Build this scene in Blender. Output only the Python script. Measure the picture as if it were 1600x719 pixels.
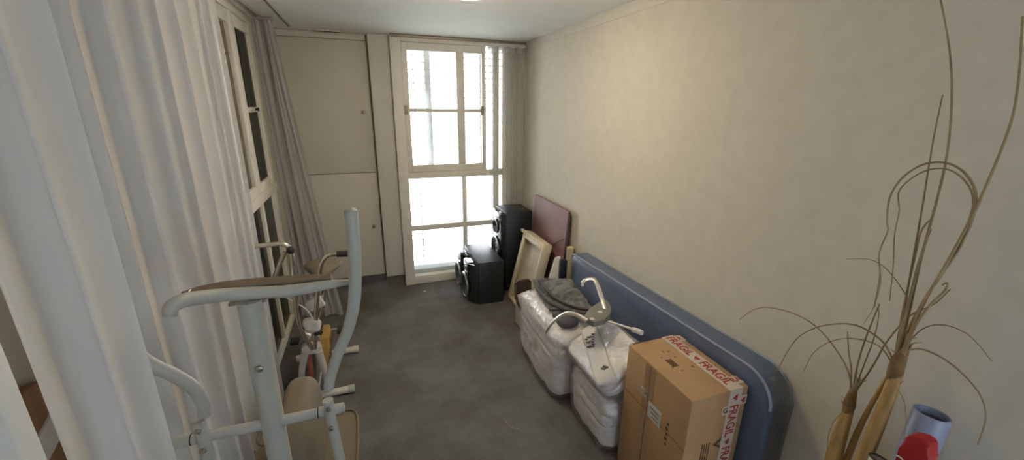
import bpy, bmesh, math, random
from mathutils import Vector, Matrix, noise
random.seed(7)
scene = bpy.context.scene
for o in list(bpy.data.objects):
    bpy.data.objects.remove(o)

# ------------------------------------------------------------------ camera
F_PX, YAW, PITCH, ROLL, CAM_H = 637.4, math.radians(19.65), math.radians(16.85), math.radians(0.677), 1.8
fw = Vector((math.sin(YAW)*math.cos(PITCH), math.cos(YAW)*math.cos(PITCH), -math.sin(PITCH)))
rt0 = Vector((math.cos(YAW), -math.sin(YAW), 0)); up0 = rt0.cross(fw)
rt = rt0*math.cos(ROLL) + up0*math.sin(ROLL); up = -rt0*math.sin(ROLL) + up0*math.cos(ROLL)
CAM = Vector((0, 0, CAM_H))
cd = bpy.data.cameras.new('camera'); cd.sensor_width = 36; cd.lens = F_PX/1600*36; cd.clip_start = .02
cam = bpy.data.objects.new('camera', cd); scene.collection.objects.link(cam)
cam.matrix_world = Matrix(((rt.x, up.x, -fw.x, CAM.x), (rt.y, up.y, -fw.y, CAM.y), (rt.z, up.z, -fw.z, CAM.z), (0, 0, 0, 1)))
scene.camera = cam

# ------------------------------------------------------------------ world, light, exposure
w = bpy.data.worlds.new('sky'); scene.world = w; w.use_nodes = True
bg = w.node_tree.nodes['Background']; bg.inputs[0].default_value = (.90, .96, 1, 1); bg.inputs[1].default_value = 7.0
scene.view_settings.view_transform = 'Standard'; scene.view_settings.look = 'None'
scene.view_settings.gamma = 1; scene.view_settings.exposure = 0.78
scene.view_settings.use_curve_mapping = False
LAMP_W = 45.0

# measuring helpers: a pixel of the photograph taken to a known plane of the room
def ray(x, y): return fw + rt*((x-800)/F_PX) - up*((y-359.5)/F_PX)
def onx(x, y, X): d = ray(x, y); return CAM + d*(X/d.x)
def ony(x, y, Y): d = ray(x, y); return CAM + d*(Y/d.y)
def onz(x, y, Z): d = ray(x, y); return CAM + d*((Z-CAM_H)/d.z)

XR, YF, CE, XW = 1.561, 4.046, 2.40, -.71     # right wall, far window, ceiling, left window plane

# ------------------------------------------------------------------ materials
def nodes(name):
    m = bpy.data.materials.new(name); m.use_nodes = True
    return m, m.node_tree, m.node_tree.nodes['Principled BSDF']
def mat(name, col, rough=.6, metal=0, var=.06, scale=8, bump=0, bscale=60, coat=0, detail=4, spec=None, stretch=None):
    m, t, p = nodes(name)
    n, l = t.nodes, t.links
    tc = n.new('ShaderNodeTexCoord'); src = tc.outputs['Object']
    if stretch:
        mp = n.new('ShaderNodeMapping'); mp.inputs['Scale'].default_value = stretch; l.new(src, mp.inputs[0]); src = mp.outputs[0]
    nz = n.new('ShaderNodeTexNoise'); nz.inputs['Scale'].default_value = scale; nz.inputs['Detail'].default_value = detail
    l.new(src, nz.inputs['Vector'])
    r = n.new('ShaderNodeValToRGB'); c = Vector(col)
    r.color_ramp.elements[0].position = .3; r.color_ramp.elements[1].position = .7
    r.color_ramp.elements[0].color = (*[max(0, v*(1-var)) for v in c], 1); r.color_ramp.elements[1].color = (*[min(1, v*(1+var)) for v in c], 1)
    l.new(nz.outputs['Fac'], r.inputs[0]); l.new(r.outputs[0], p.inputs['Base Color'])
    p.inputs['Roughness'].default_value = rough; p.inputs['Metallic'].default_value = metal
    if coat: p.inputs['Coat Weight'].default_value = coat; p.inputs['Coat Roughness'].default_value = .1
    if spec is not None: p.inputs['Specular IOR Level'].default_value = spec
    if bump:
        b = n.new('ShaderNodeBump'); b.inputs['Strength'].default_value = bump; b.inputs['Distance'].default_value = .01
        n2 = n.new('ShaderNodeTexNoise'); n2.inputs['Scale'].default_value = bscale; n2.inputs['Detail'].default_value = 3
        l.new(src, n2.inputs['Vector']); l.new(n2.outputs['Fac'], b.inputs['Height']); l.new(b.outputs[0], p.inputs['Normal'])
    return m
def sheer(name, col, transp, transl=.5, weave=900):
    m = bpy.data.materials.new(name); m.use_nodes = True; t = m.node_tree; n, l = t.nodes, t.links
    n.remove(n['Principled BSDF']); out = n['Material Output']
    tc = n.new('ShaderNodeTexCoord'); nz = n.new('ShaderNodeTexNoise'); nz.inputs['Scale'].default_value = weave/10
    mp = n.new('ShaderNodeMapping'); mp.inputs['Scale'].default_value = (1, 1, .12); l.new(tc.outputs['Object'], mp.inputs[0]); l.new(mp.outputs[0], nz.inputs['Vector'])
    r = n.new('ShaderNodeValToRGB'); r.color_ramp.elements[0].color = (*[v*.92 for v in col], 1); r.color_ramp.elements[1].color = (*col, 1)
    l.new(nz.outputs['Fac'], r.inputs[0])
    d = n.new('ShaderNodeBsdfDiffuse'); tl = n.new('ShaderNodeBsdfTranslucent'); tr = n.new('ShaderNodeBsdfTransparent')
    l.new(r.outputs[0], d.inputs[0]); l.new(r.outputs[0], tl.inputs[0])
    a = n.new('ShaderNodeMixShader'); a.inputs[0].default_value = transl; l.new(d.outputs[0], a.inputs[1]); l.new(tl.outputs[0], a.inputs[2])
    b = n.new('ShaderNodeMixShader'); b.inputs[0].default_value = transp; l.new(a.outputs[0], b.inputs[1]); l.new(tr.outputs[0], b.inputs[2])
    l.new(b.outputs[0], out.inputs[0])
    return m
def plastic_film(name, gloss=.22, haze=.1, col=(.9, .87, .86), bscale=9):
    m = bpy.data.materials.new(name); m.use_nodes = True; t = m.node_tree; n, l = t.nodes, t.links
    n.remove(n['Principled BSDF']); out = n['Material Output']
    tc = n.new('ShaderNodeTexCoord'); nz = n.new('ShaderNodeTexNoise'); nz.inputs['Scale'].default_value = bscale; nz.inputs['Detail'].default_value = 5
    nz.inputs['Distortion'].default_value = 1.6
    mp = n.new('ShaderNodeMapping'); mp.inputs['Scale'].default_value = (1.5, 1.5, .6); mp.inputs['Rotation'].default_value = (.35, .3, 0)
    l.new(tc.outputs['Object'], mp.inputs[0]); l.new(mp.outputs[0], nz.inputs['Vector'])
    b = n.new('ShaderNodeBump'); b.inputs['Strength'].default_value = .9; b.inputs['Distance'].default_value = .03; l.new(nz.outputs['Fac'], b.inputs['Height'])
    g = n.new('ShaderNodeBsdfGlossy'); g.inputs['Roughness'].default_value = .13; g.inputs[0].default_value = (1, 1, 1, 1); l.new(b.outputs[0], g.inputs['Normal'])
    d = n.new('ShaderNodeBsdfDiffuse'); d.inputs[0].default_value = (*col, 1)
    tr = n.new('ShaderNodeBsdfTransparent')
    a = n.new('ShaderNodeMixShader'); a.inputs[0].default_value = haze; l.new(tr.outputs[0], a.inputs[1]); l.new(d.outputs[0], a.inputs[2])
    c = n.new('ShaderNodeMixShader'); c.inputs[0].default_value = gloss; l.new(a.outputs[0], c.inputs[1]); l.new(g.outputs[0], c.inputs[2])
    l.new(c.outputs[0], out.inputs[0])
    return m
def glass_pane(name, tint=(1, 1, 1), gloss=.06):
    m = bpy.data.materials.new(name); m.use_nodes = True; t = m.node_tree; n, l = t.nodes, t.links
    n.remove(n['Principled BSDF']); out = n['Material Output']
    tr = n.new('ShaderNodeBsdfTransparent'); tr.inputs[0].default_value = (*tint, 1)
    g = n.new('ShaderNodeBsdfGlossy'); g.inputs['Roughness'].default_value = .05
    a = n.new('ShaderNodeMixShader'); a.inputs[0].default_value = gloss; l.new(tr.outputs[0], a.inputs[1]); l.new(g.outputs[0], a.inputs[2]); l.new(a.outputs[0], out.inputs[0])
    return m
def carpet():
    m, t, p = nodes('grey_carpet'); n, l = t.nodes, t.links
    tc = n.new('ShaderNodeTexCoord')
    a = n.new('ShaderNodeTexNoise'); a.inputs['Scale'].default_value = 2.3; a.inputs['Detail'].default_value = 6; a.inputs['Roughness'].default_value = .65
    b = n.new('ShaderNodeTexNoise'); b.inputs['Scale'].default_value = 160; b.inputs['Detail'].default_value = 2
    l.new(tc.outputs['Object'], a.inputs['Vector']); l.new(tc.outputs['Object'], b.inputs['Vector'])
    r = n.new('ShaderNodeValToRGB'); e = r.color_ramp.elements; e[0].position = .3; e[1].position = .62
    e[0].color = (.125, .113, .10, 1); e[1].color = (.205, .204, .202, 1)
    l.new(a.outputs['Fac'], r.inputs[0])
    mx = n.new('ShaderNodeMix'); mx.data_type = 'RGBA'; mx.blend_type = 'MULTIPLY'; mx.inputs[0].default_value = .35
    l.new(r.outputs[0], mx.inputs[6]); l.new(b.outputs['Fac'], mx.inputs[7]); l.new(mx.outputs[2], p.inputs['Base Color'])
    p.inputs['Roughness'].default_value = .95; p.inputs['Specular IOR Level'].default_value = .1
    bp = n.new('ShaderNodeBump'); bp.inputs['Strength'].default_value = .5; bp.inputs['Distance'].default_value = .004
    l.new(b.outputs['Fac'], bp.inputs['Height']); l.new(bp.outputs[0], p.inputs['Normal'])
    return m
def camo():
    m, t, p = nodes('grey_camouflage'); n, l = t.nodes, t.links
    tc = n.new('ShaderNodeTexCoord'); a = n.new('ShaderNodeTexNoise'); a.inputs['Scale'].default_value = 13; a.inputs['Detail'].default_value = 1.5
    l.new(tc.outputs['Object'], a.inputs['Vector'])
    r = n.new('ShaderNodeValToRGB'); r.color_ramp.interpolation = 'CONSTANT'; e = r.color_ramp.elements
    e[0].color = (.07, .07, .075, 1); e[1].position = .45; e[1].color = (.12, .12, .122, 1); x = e.new(.56); x.color = (.18, .18, .178, 1)
    l.new(a.outputs['Fac'], r.inputs[0]); l.new(r.outputs[0], p.inputs['Base Color']); p.inputs['Roughness'].default_value = .8
    return m
def emit(name, col, s):
    m, t, p = nodes(name); p.inputs['Emission Color'].default_value = (*col, 1); p.inputs['Emission Strength'].default_value = s
    return m

M = dict(
    wall=mat('cream_wallpaper', (.66, .62, .545), .75, var=.035, scale=14, bump=.06, bscale=150),
    wallL=mat('cream_paint', (.62, .57, .49), .8, var=.03, scale=6),
    ceil=mat('white_ceiling', (.86, .88, .84), .85, var=.02, scale=3),
    carpet=carpet(),
    paint=mat('cream_window_paint', (.79, .75, .67), .45, var=.04, scale=10),
    cab=mat('cream_cabinet_paint', (.62, .575, .49), .6, var=.025, scale=5),
    pillar=mat('grey_cream_paint', (.64, .61, .54), .6, var=.025, scale=5),
    kick=mat('grey_kickboard', (.16, .14, .12), .7),
    knob=mat('dull_brass', (.25, .2, .14), .4, .7),
    lock=mat('dull_metal', (.3, .26, .2), .45, .6),
    brown=mat('brown_shutter_wood', (.16, .11, .075), .6, var=.25, scale=20),
    jamb=mat('weathered_jamb', (.30, .245, .18), .7, var=.12, scale=12), shut=mat('grey_green_shutter', (.34, .34, .30), .7),
    slat=mat('white_louver', (.5, .5, .49), .6),
    outer=mat('backlit_blue_grey', (.55, .6, .6), .6),  # grey-blue look of the backlit shutter stiles, put into the colour
    glass=glass_pane('clear_glass'), dglass=glass_pane('dark_glass', (.6, .62, .6), .1), bglass=glass_pane('tinted_glass', (.74, .77, .80), .05),
    sheerL=sheer('white_sheer', (.86, .84, .83), .12, .2), sheerR=sheer('grey_sheer', (.52, .51, .47), .45, .3), sheerF=sheer('mauve_grey_sheer', (.53, .50, .50), .2, .3),
    track=mat('curtain_track_paint', (.5, .47, .42), .5), dark=mat('dark_slot', (.05, .045, .04), .7),
    machine=mat('pale_grey_enamel', (.44, .445, .415), .42, var=.03, scale=20),
    capgrey=mat('grey_plastic_cap', (.40, .42, .39), .5), bolt=mat('zinc_bolt', (.35, .33, .28), .35, .9), black=mat('black_rubber', (.02, .02, .02), .6),
    woodtop=mat('brown_console', (.16, .115, .075), .4, var=.2, scale=12, stretch=(1, 8, 8), coat=.3),
    beige=mat('shaded_beige_plastic', (.2, .17, .125), .75, spec=.25, var=.06, scale=7),  # beige darkened to carry the shade around the trainer housing
    chrome=mat('worn_chrome', (.62, .57, .50), .22, .95, var=.12, scale=30), white=mat('chipped_white_enamel', (.62, .59, .54), .5, var=.1, scale=25),
    yellow=mat('yellow_guard', (.40, .235, .05), .5), red=mat('red_strap', (.35, .07, .04), .6),
    spk=mat('black_vinyl', (.018, .024, .03), .42, var=.2, scale=40), spkf=mat('glossy_black_plastic', (.02, .022, .025), .15, coat=.5), cone=mat('speaker_cone', (.03, .03, .033), .6),
    ring=mat('silver_ring', (.45, .5, .55), .25, .9),
    cream=mat('cream_drawer_wood', (.70, .62, .46), .55, var=.07, scale=9, stretch=(6, 6, 1)), creamin=mat('drawer_inside', (.62, .57, .45), .6, var=.12, scale=7),
    mauve=mat('mauve_board', (.27, .155, .16), .55, var=.06, scale=6), edge=mat('dark_board_edge', (.12, .09, .09), .6),
    blue=mat('slate_blue_cover', (.105, .14, .225), .5, var=.07, scale=5, bump=.15, bscale=25, coat=.25), piping=mat('blue_piping', (.30, .35, .43), .5), film_d=plastic_film('dark_plastic_film', .14, .45, (.12, .13, .15), 6),
    quilt=mat('off_white_bedding', (.77, .745, .775), .9, var=.06, scale=5, bump=.25, bscale=12), film=plastic_film('clear_plastic_wrap', .2, .12),
    band=mat('printed_white_band', (.62, .59, .58), .5, var=.05), ink=mat('black_ink', (.07, .06, .06), .6), rink=mat('red_ink', (.45, .05, .03), .6), bink=mat('brown_ink', (.13, .07, .035), .7),
    card=mat('cardboard', (.47, .29, .148), .75, var=.09, scale=6, bump=.08, bscale=40), card2=mat('cardboard_flap_edge', (.23, .13, .06), .8), tape=mat('white_tape', (.66, .57, .50), .45, var=.05), cleartape=mat('brown_clear_tape', (.40, .255, .135), .3, coat=.4), sticker=mat('white_sticker', (.62, .6, .58), .5),
    camo=camo(), pad=mat('dark_grey_padding', (.085, .085, .09), .75), hub=mat('grey_moulded_plastic', (.22, .225, .21), .45), alu=mat('aluminium_strip', (.62, .60, .56), .3, .9),
    wplas=mat('white_plastic', (.68, .66, .62), .45), choc=mat('dark_brown_leatherette', (.055, .035, .025), .5), navy=mat('navy_plastic', (.015, .02, .04), .5),
    straw=mat('golden_straw', (.42, .26, .095), .65, var=.3, scale=18, stretch=(4, 4, .4)), husk=mat('brown_husk', (.20, .115, .045), .8, var=.3, scale=40), stem=mat('dry_stem', (.30, .215, .115), .7, var=.25, scale=20),
    roll=mat('lavender_blue_vinyl', (.24, .275, .40), .45, var=.05), rollin=mat('dark_blue_inside', (.12, .14, .2), .6), redp=mat('bright_red_fabric', (.38, .012, .016), .55, var=.08), paper=mat('white_paper', (.7, .68, .64), .7),
    oak=mat('reddish_brown_wood', (.30, .15, .075), .45, var=.25, scale=7, stretch=(6, 6, 1)), strap=mat('white_strap', (.72, .69, .65), .7),
    door=mat('white_door_paint', (.74, .73, .70), .5, var=.02), lampglass=None)

# ------------------------------------------------------------------ mesh helpers
def link(name, me, m, parent=None):
    if m and not me.materials: me.materials.append(m)
    o = bpy.data.objects.new(name, me); scene.collection.objects.link(o)
    if parent: o.parent = parent; o.matrix_parent_inverse = Matrix.Translation(parent.location).inverted() if parent.type == 'EMPTY' else parent.matrix_basis.inverted()
    return o
def done(name, bm, m, parent=None, smooth=True):
    bmesh.ops.recalc_face_normals(bm, faces=bm.faces)
    me = bpy.data.meshes.new(name); bm.to_mesh(me); bm.free()
    if smooth:
        for p in me.polygons: p.use_smooth = True
        try: me.set_sharp_from_angle(angle=math.radians(40))
        except Exception: pass
    return link(name, me, m, parent)
def addbox(bm, a, b, bev=0, mtx=None):
    a, b = Vector(a), Vector(b)
    r = bmesh.ops.create_cube(bm, size=1)['verts']
    c, s = (a+b)/2, (b-a)
    for v in r: v.co = Vector((v.co.x*abs(s.x), v.co.y*abs(s.y), v.co.z*abs(s.z))) + c
    if bev:
        ed = list({e for v in r for e in v.link_edges})
        g = bmesh.ops.bevel(bm, geom=ed, offset=bev, segments=2, affect='EDGES', profile=.5)
        r = list({v for f in g['faces'] for v in f.verts} | {v for v in r if v.is_valid})
    if mtx:
        for v in r: v.co = mtx @ v.co
def box(name, a, b, m, parent=None, bev=.003, mtx=None):
    bm = bmesh.new(); addbox(bm, a, b, bev, mtx); return done(name, bm, m, parent)
def boxes(name, lst, m, parent=None, bev=.002):
    bm = bmesh.new()
    for a, b in lst: addbox(bm, a, b, bev)
    return done(name, bm, m, parent)
def spline(pts, n=8, closed=False):
    pts = [Vector(p) for p in pts]; out = []; N = len(pts)
    rng = range(N if closed else N-1)
    for i in rng:
        g = lambda k: pts[k % N] if closed else pts[max(0, min(N-1, k))]
        p0, p1, p2, p3 = g(i-1), g(i), g(i+1), g(i+2)
        for k in range(n):
            t = k/n
            out.append(.5*((2*p1)+(p2-p0)*t+(2*p0-5*p1+4*p2-p3)*t*t+(3*p1-p0-3*p2+p3)*t**3))
    if not closed: out.append(pts[-1])
    return out
def addtube(bm, path, rad, seg=12, caps=True, closed=False, flat=1.0, upv=None):
    """path: list of Vectors; rad: number or list; flat squashes the section"""
    path = [Vector(p) for p in path]; n = len(path)
    rad = rad if isinstance(rad, (list, tuple)) else [rad]*n
    if len(rad) != n: rad = [rad[0]+(rad[-1]-rad[0])*i/(n-1) for i in range(n)] if len(rad) == 2 else [rad[min(len(rad)-1, int(i*(len(rad)-1)/(n-1)))] + (rad[min(len(rad)-1, int(i*(len(rad)-1)/(n-1))+1)] - rad[min(len(rad)-1, int(i*(len(rad)-1)/(n-1)))])*((i*(len(rad)-1)/(n-1)) % 1) for i in range(n)]
    rings = []; nv = None
    for i, p in enumerate(path):
        t = (path[(i+1) % n]-path[i-1]) if closed else (path[min(n-1, i+1)]-path[max(0, i-1)])
        t.normalize()
        if nv is None:
            ref = Vector(upv) if upv else (Vector((0, 0, 1)) if abs(t.z) < .9 else Vector((1, 0, 0)))
            nv = (ref - t*ref.dot(t)).normalized()
        else: nv = (nv - t*nv.dot(t)).normalized()
        bv = t.cross(nv)
        rings.append([bm.verts.new(p + (nv*math.cos(2*math.pi*k/seg)*flat + bv*math.sin(2*math.pi*k/seg))*rad[i]) for k in range(seg)])
    for i in range(n if closed else n-1):
        a, b = rings[i], rings[(i+1) % n]
        for k in range(seg): bm.faces.new((a[k], a[(k+1) % seg], b[(k+1) % seg], b[k]))
    if caps and not closed: bm.faces.new(rings[0]); bm.faces.new(rings[-1])
def tube(name, path, rad, m, parent=None, seg=12, n=0, **kw):
    bm = bmesh.new(); addtube(bm, spline(path, n) if n else path, rad, seg, **kw); return done(name, bm, m, parent)
def lathe(name, prof, m, parent=None, seg=28, base=(0, 0, 0), axis=(0, 0, 1)):
    bm = bmesh.new(); q = Vector((0, 0, 1)).rotation_difference(Vector(axis).normalized()); base = Vector(base); rings = []
    for r, z in prof:
        rings.append([bm.verts.new(base + q @ Vector((max(r, 1e-4)*math.cos(2*math.pi*k/seg), max(r, 1e-4)*math.sin(2*math.pi*k/seg), z))) for k in range(seg)])
    for a, b in zip(rings, rings[1:]):
        for k in range(seg): bm.faces.new((a[k], a[(k+1) % seg], b[(k+1) % seg], b[k]))
    bmesh.ops.remove_doubles(bm, verts=bm.verts, dist=2e-4)
    return done(name, bm, m, parent)
def prism(name, poly, m, parent=None, bev=.002, thick=(0, 0, .01)):
    bm = bmesh.new(); t = Vector(thick); a = [bm.verts.new(Vector(p)) for p in poly]; b = [bm.verts.new(Vector(p)+t) for p in poly]; n = len(a)
    bm.faces.new(a); bm.faces.new(b[::-1])
    for i in range(n): bm.faces.new((a[i], b[i], b[(i+1) % n], a[(i+1) % n]))
    if bev: bmesh.ops.bevel(bm, geom=list(bm.edges), offset=bev, segments=2, affect='EDGES', profile=.5)
    return done(name, bm, m, parent)
def grid(name, fn, nu, nv, m, parent=None, thick=0):
    bm = bmesh.new(); g = [[bm.verts.new(fn(i/nu, j/nv)) for j in range(nv+1)] for i in range(nu+1)]
    for i in range(nu):
        for j in range(nv): bm.faces.new((g[i][j], g[i+1][j], g[i+1][j+1], g[i][j+1]))
    o = done(name, bm, m, parent)
    for p in o.data.polygons: p.use_smooth = True
    if thick: md = o.modifiers.new('thickness', 'SOLIDIFY'); md.thickness = thick
    return o
def lump(name, c, s, m, parent=None, e=4, amp=.02, freq=5, seed=0, mtx=None, lvl=5, wr=0, ground=True, lay=0):
    """pillowy rounded block (superellipsoid) with noise dents"""
    bm = bmesh.new(); bmesh.ops.create_cube(bm, size=2); bmesh.ops.subdivide_edges(bm, edges=bm.edges, cuts=2**lvl//2, use_grid_fill=True)
    c = Vector(c); s = Vector(s)
    for v in bm.verts:
        d = v.co.copy(); k = (abs(d.x)**e+abs(d.y)**e+abs(d.z)**e)**(-1/e); d *= k
        nn = Vector((d.x/s.x, d.y/s.y, d.z/s.z)).normalized()
        p = Vector((d.x*s.x, d.y*s.y, d.z*s.z)); q = p*freq+Vector((seed, seed*2.3, seed*.7))
        dv = noise.noise(q)*amp + noise.noise(q*2.7)*amp*.45
        if wr: dv += abs(noise.noise(Vector((q.x*.6+q.z*1.6, q.y*1.1-q.z*.8, q.z*.5))*1.6))*-wr
        if lay: dv -= lay*(1-abs(math.sin(math.pi*(p.z+.012*noise.noise(q*.5))/.068)))**4*(1-abs(nn.z))
        p = p + nn*dv
        if mtx: p = mtx @ p
        p += c
        if ground and p.z < .004: p.z = .004
        v.co = p
    o = done(name, bm, m, parent)
    for p in o.data.polygons: p.use_smooth = True
    return o
def empty(name, loc=(0, 0, 0)):
    o = bpy.data.objects.new(name, None); scene.collection.objects.link(o); o.location = loc; o.empty_display_size = .05; return o
def tag(o, label=None, cat=None, group=None, kind=None):
    if label: o['label'] = label
    if cat: o['category'] = cat
    if group: o['group'] = group
    if kind: o['kind'] = kind
    return o
def struct(o, label=None, cat=None): return tag(o, label, cat, kind='structure')
def text(name, s, m, parent, org, d, u, size, lift=.0012, sx=1.0):
    cu = bpy.data.curves.new('lettering', 'FONT'); cu.body = s; cu.size = size; cu.extrude = .0004; cu.align_x = 'LEFT'; cu.align_y = 'CENTER'; cu.offset = size*.012
    t = bpy.data.objects.new('tmp', cu); scene.collection.objects.link(t); bpy.context.view_layer.update()
    me = bpy.data.meshes.new_from_object(t.evaluated_get(bpy.context.evaluated_depsgraph_get())); bpy.data.objects.remove(t)
    d, u = Vector(d).normalized(), Vector(u).normalized(); nn = d.cross(u); org = Vector(org)+nn*lift
    for v in me.vertices: v.co = org + d*v.co.x*sx + u*v.co.y + nn*v.co.z
    me.materials.clear()
    return link(name, me, m, parent)

# ================================================================== the room
struct(box('floor', (-.95, -1.6, -.06), (XR+.1, 4.7, 0), M['carpet'], bev=0), 'stained grey carpet floor of the narrow room', 'floor')
struct(box('ceiling', (-.95, -1.6, CE), (XR+.1, 4.7, CE+.08), M['ceil'], bev=0), 'plain white painted ceiling', 'ceiling')
wr = struct(box('wall_right', (XR, -1.6, 0), (XR+.1, 4.7, CE), M['wall'], bev=0), 'long cream wallpapered wall on the right', 'wall')
WA, WB = .72, 1.50
struct(boxes('wall_back', [((-.95, -1.7, 0), (WA, -1.6, CE)), ((WB, -1.7, 0), (XR+.1, -1.6, CE)), ((WA, -1.7, 0), (WB, -1.6, .5)), ((WA, -1.7, 2.15), (WB, -1.6, CE))], M['wallL'], bev=0), 'cream wall behind the camera', 'wall')
w3 = empty('added_window', (1.11, -1.65, .5)); struct(w3, 'unseen plain window added behind the camera to light the near curtain', 'window')  # unseen window, added so daylight reaches the near curtain and bags
boxes('frame', [((WA, -1.68, .5), (WA+.06, -1.6, 2.15)), ((WB-.06, -1.68, .5), (WB, -1.6, 2.15)), ((WA+.06, -1.68, .5), (WB-.06, -1.6, .56)), ((WA+.06, -1.68, 2.09), (WB-.06, -1.6, 2.15))], M['paint'], w3, .004)
box('pane', (WA+.06, -1.65, .56), (WB-.06, -1.645, 2.09), M['bglass'], w3, 0)
struct(box('wall_left', (-.95, -1.6, 0), (-.74, 1.3, CE), M['wallL'], bev=0), 'cream wall beside the near end of the white curtain', 'wall')
struct(box('wall_far', (-.95, 4.62, 0), (.30, 4.7, CE), M['wallL'], bev=0), 'cream wall behind the tall cabinet', 'wall')
struct(box('wall_corner', (-.95, 3.72, 0), (-.71, 4.62, CE), M['wallL'], bev=0), 'cream wall corner beside the tall cabinet', 'wall')
struct(box('trim_1', (XR-.005, -1.6, 2.335), (XR, YF-.02, CE), M['pillar'], bev=.001), 'narrow plain strip between wallpaper and ceiling', 'trim')
t2 = struct(boxes('trim_2', [((-.665, .3, CE-.016), (-.65, 3.66, CE)), ((-.635, .3, CE-.016), (-.62, 3.66, CE))], M['track']), 'curtain track on the ceiling nearest the left window', 'trim')
t3 = struct(boxes('trim_3', [((-.503, .3, CE-.01), (-.497, 4.0, CE)), ((-.487, .3, CE-.01), (-.481, 4.0, CE))], M['track']), 'second thin curtain track across the ceiling', 'trim')
link_box = box('slot', (-.499, .3, CE-.004), (-.486, 4.0, CE-.001), M['dark'], t3, bev=0)
box('wallpaper_seam', (XR-.0015, 2.05, .86), (XR, 2.35, .862), M['pillar'], wr, bev=0)
box('wallpaper_seam', (XR-.0015, 2.05, .70), (XR, 2.052, .862), M['pillar'], wr, bev=0)

# far window --------------------------------------------------------
w1 = empty('window_1', (.92, YF, 0)); struct(w1, 'bright tall cream-framed window at the far end of the room', 'window')
y0, y1 = YF-.0, YF+.10
boxes('frame', [((.279, y0-.01, 0), (.374, y1, CE-.008)), ((.374, y0-.005, 2.343), (XR, y1, CE-.002)), ((1.50, y0, 0), (XR, y1, 2.343)), ((.374, y0, 0), (1.50, y1, .087)), ((.374, y0-.004, 1.112), (1.50, y1, 1.174))], M['paint'], w1, .004)
box('window_head', (.285, y0-.03, 2.375), (XR-.003, y0-.01, CE-.001), M['lock'], w1, .003)
sash = boxes('sash', [((.376, y0+.004, 1.176), (.425, y0+.04, 2.341)), ((1.12, y0+.004, 1.176), (1.16, y0+.04, 2.341)), ((.425, y0+.004, 2.275), (1.12, y0+.04, 2.341)), ((.425, y0+.004, 1.176), (1.12, y0+.04, 1.243)), ((.872, y0+.004, 1.243), (.943, y0+.04, 2.275))], M['paint'], w1, .004)
for xa, xb in ((.425, .872), (.943, 1.12)): box('muntin', (xa, y0+.008, 1.74), (xb, y0+.034, 1.772), M['paint'], sash)
for x in (.385, 1.118): box('lock', (x-.014, y0-.016, 1.715), (x+.014, y0+.006, 1.80), M['lock'], sash, .004)
box('lower_stile', (.901, y0+.002, .087), (.936, y0+.05, 1.112), M['paint'], w1)
for xa, xb in ((.374, .901), (.936, 1.235)): box('lower_rail', (xa, y0+.004, .58), (xb, y0+.046, .632), M['paint'], w1)
for xa, xb in ((1.235, 1.295), (1.335, 1.50)): box('side_panel', (xa, y0+.012, .087), (xb, y0+.05, 2.343), M['paint'], w1)
box('outer_sill', (.376, y0+.07, .087), (1.5, y0+.30, .135), M['outer'], w1)
for a, b in (((.425, 1.243), (.872, 1.74)), ((.425, 1.772), (.872, 2.275)), ((.943, 1.243), (1.12, 1.74)), ((.943, 1.772), (1.12, 2.275)), ((1.16, 1.174), (1.235, 2.343)), ((1.295, .087), (1.335, 2.343)), ((.374, .632), (.901, 1.112)), ((.936, .632), (1.235, 1.112)), ((.374, .087), (.901, .58)), ((.936, .087), (1.235, .58))):
    box('pane', (a[0], y0+.018, a[1]), (b[0], y0+.022, b[1]), M['glass'], w1, 0)
sx = [(.375, .60), (.655, .935), (.99, 1.145), (1.20, 1.52)]
ys = y0+.20
for xa, xb, za, mm in ((.60, .655, 1.16, 'outer'), (1.145, 1.20, 1.16, 'outer'), (.935, .99, .1, 'slat'), (.33, .375, .1, 'slat'), (1.52, 1.56, .1, 'slat')): box('shutter_stile', (xa, ys-.015, za), (xb, ys+.03, 2.4), M[mm], w1)
def slat_mesh(wd):
    bm = bmesh.new(); addbox(bm, (-wd/2, -.028, -.003), (wd/2, .028, .003), .001, Matrix.Rotation(math.radians(-7), 4, 'X'))
    me = bpy.data.meshes.new('slat'); bm.to_mesh(me); bm.free(); me.materials.append(M['slat']); return me
for (xa, xb) in sx + [(.375, .935), (.99, 1.52)]:
    me = slat_mesh(xb-xa-.002); upper = (xb-xa) < .4
    z = 1.2 if upper else .17
    while z < (2.38 if upper else 1.14):
        o = bpy.data.objects.new('slat', me); scene.collection.objects.link(o); o.location = ((xa+xb)/2, ys+.01, z); o.parent = w1; o.matrix_parent_inverse = Matrix.Translation(w1.location).inverted()
        z += .062
for x in (.487, .487+.001):
    if x == .487: tube('shutter_rod', [(x, ys-.025, 1.22), (x, ys-.025, 2.33)], .005, M['outer'], w1, 8)
tube('shutter_rod', [(.50, ys-.025, .2), (.50, ys-.025, 1.0)], .005, M['outer'], w1, 8)
tag(box('balcony_slab', (-.5, 4.72, -.3), (3.0, 7.5, -.06), M['slat'], bev=.01), 'pale balcony floor outside the far window', 'balcony', kind='structure')

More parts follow.
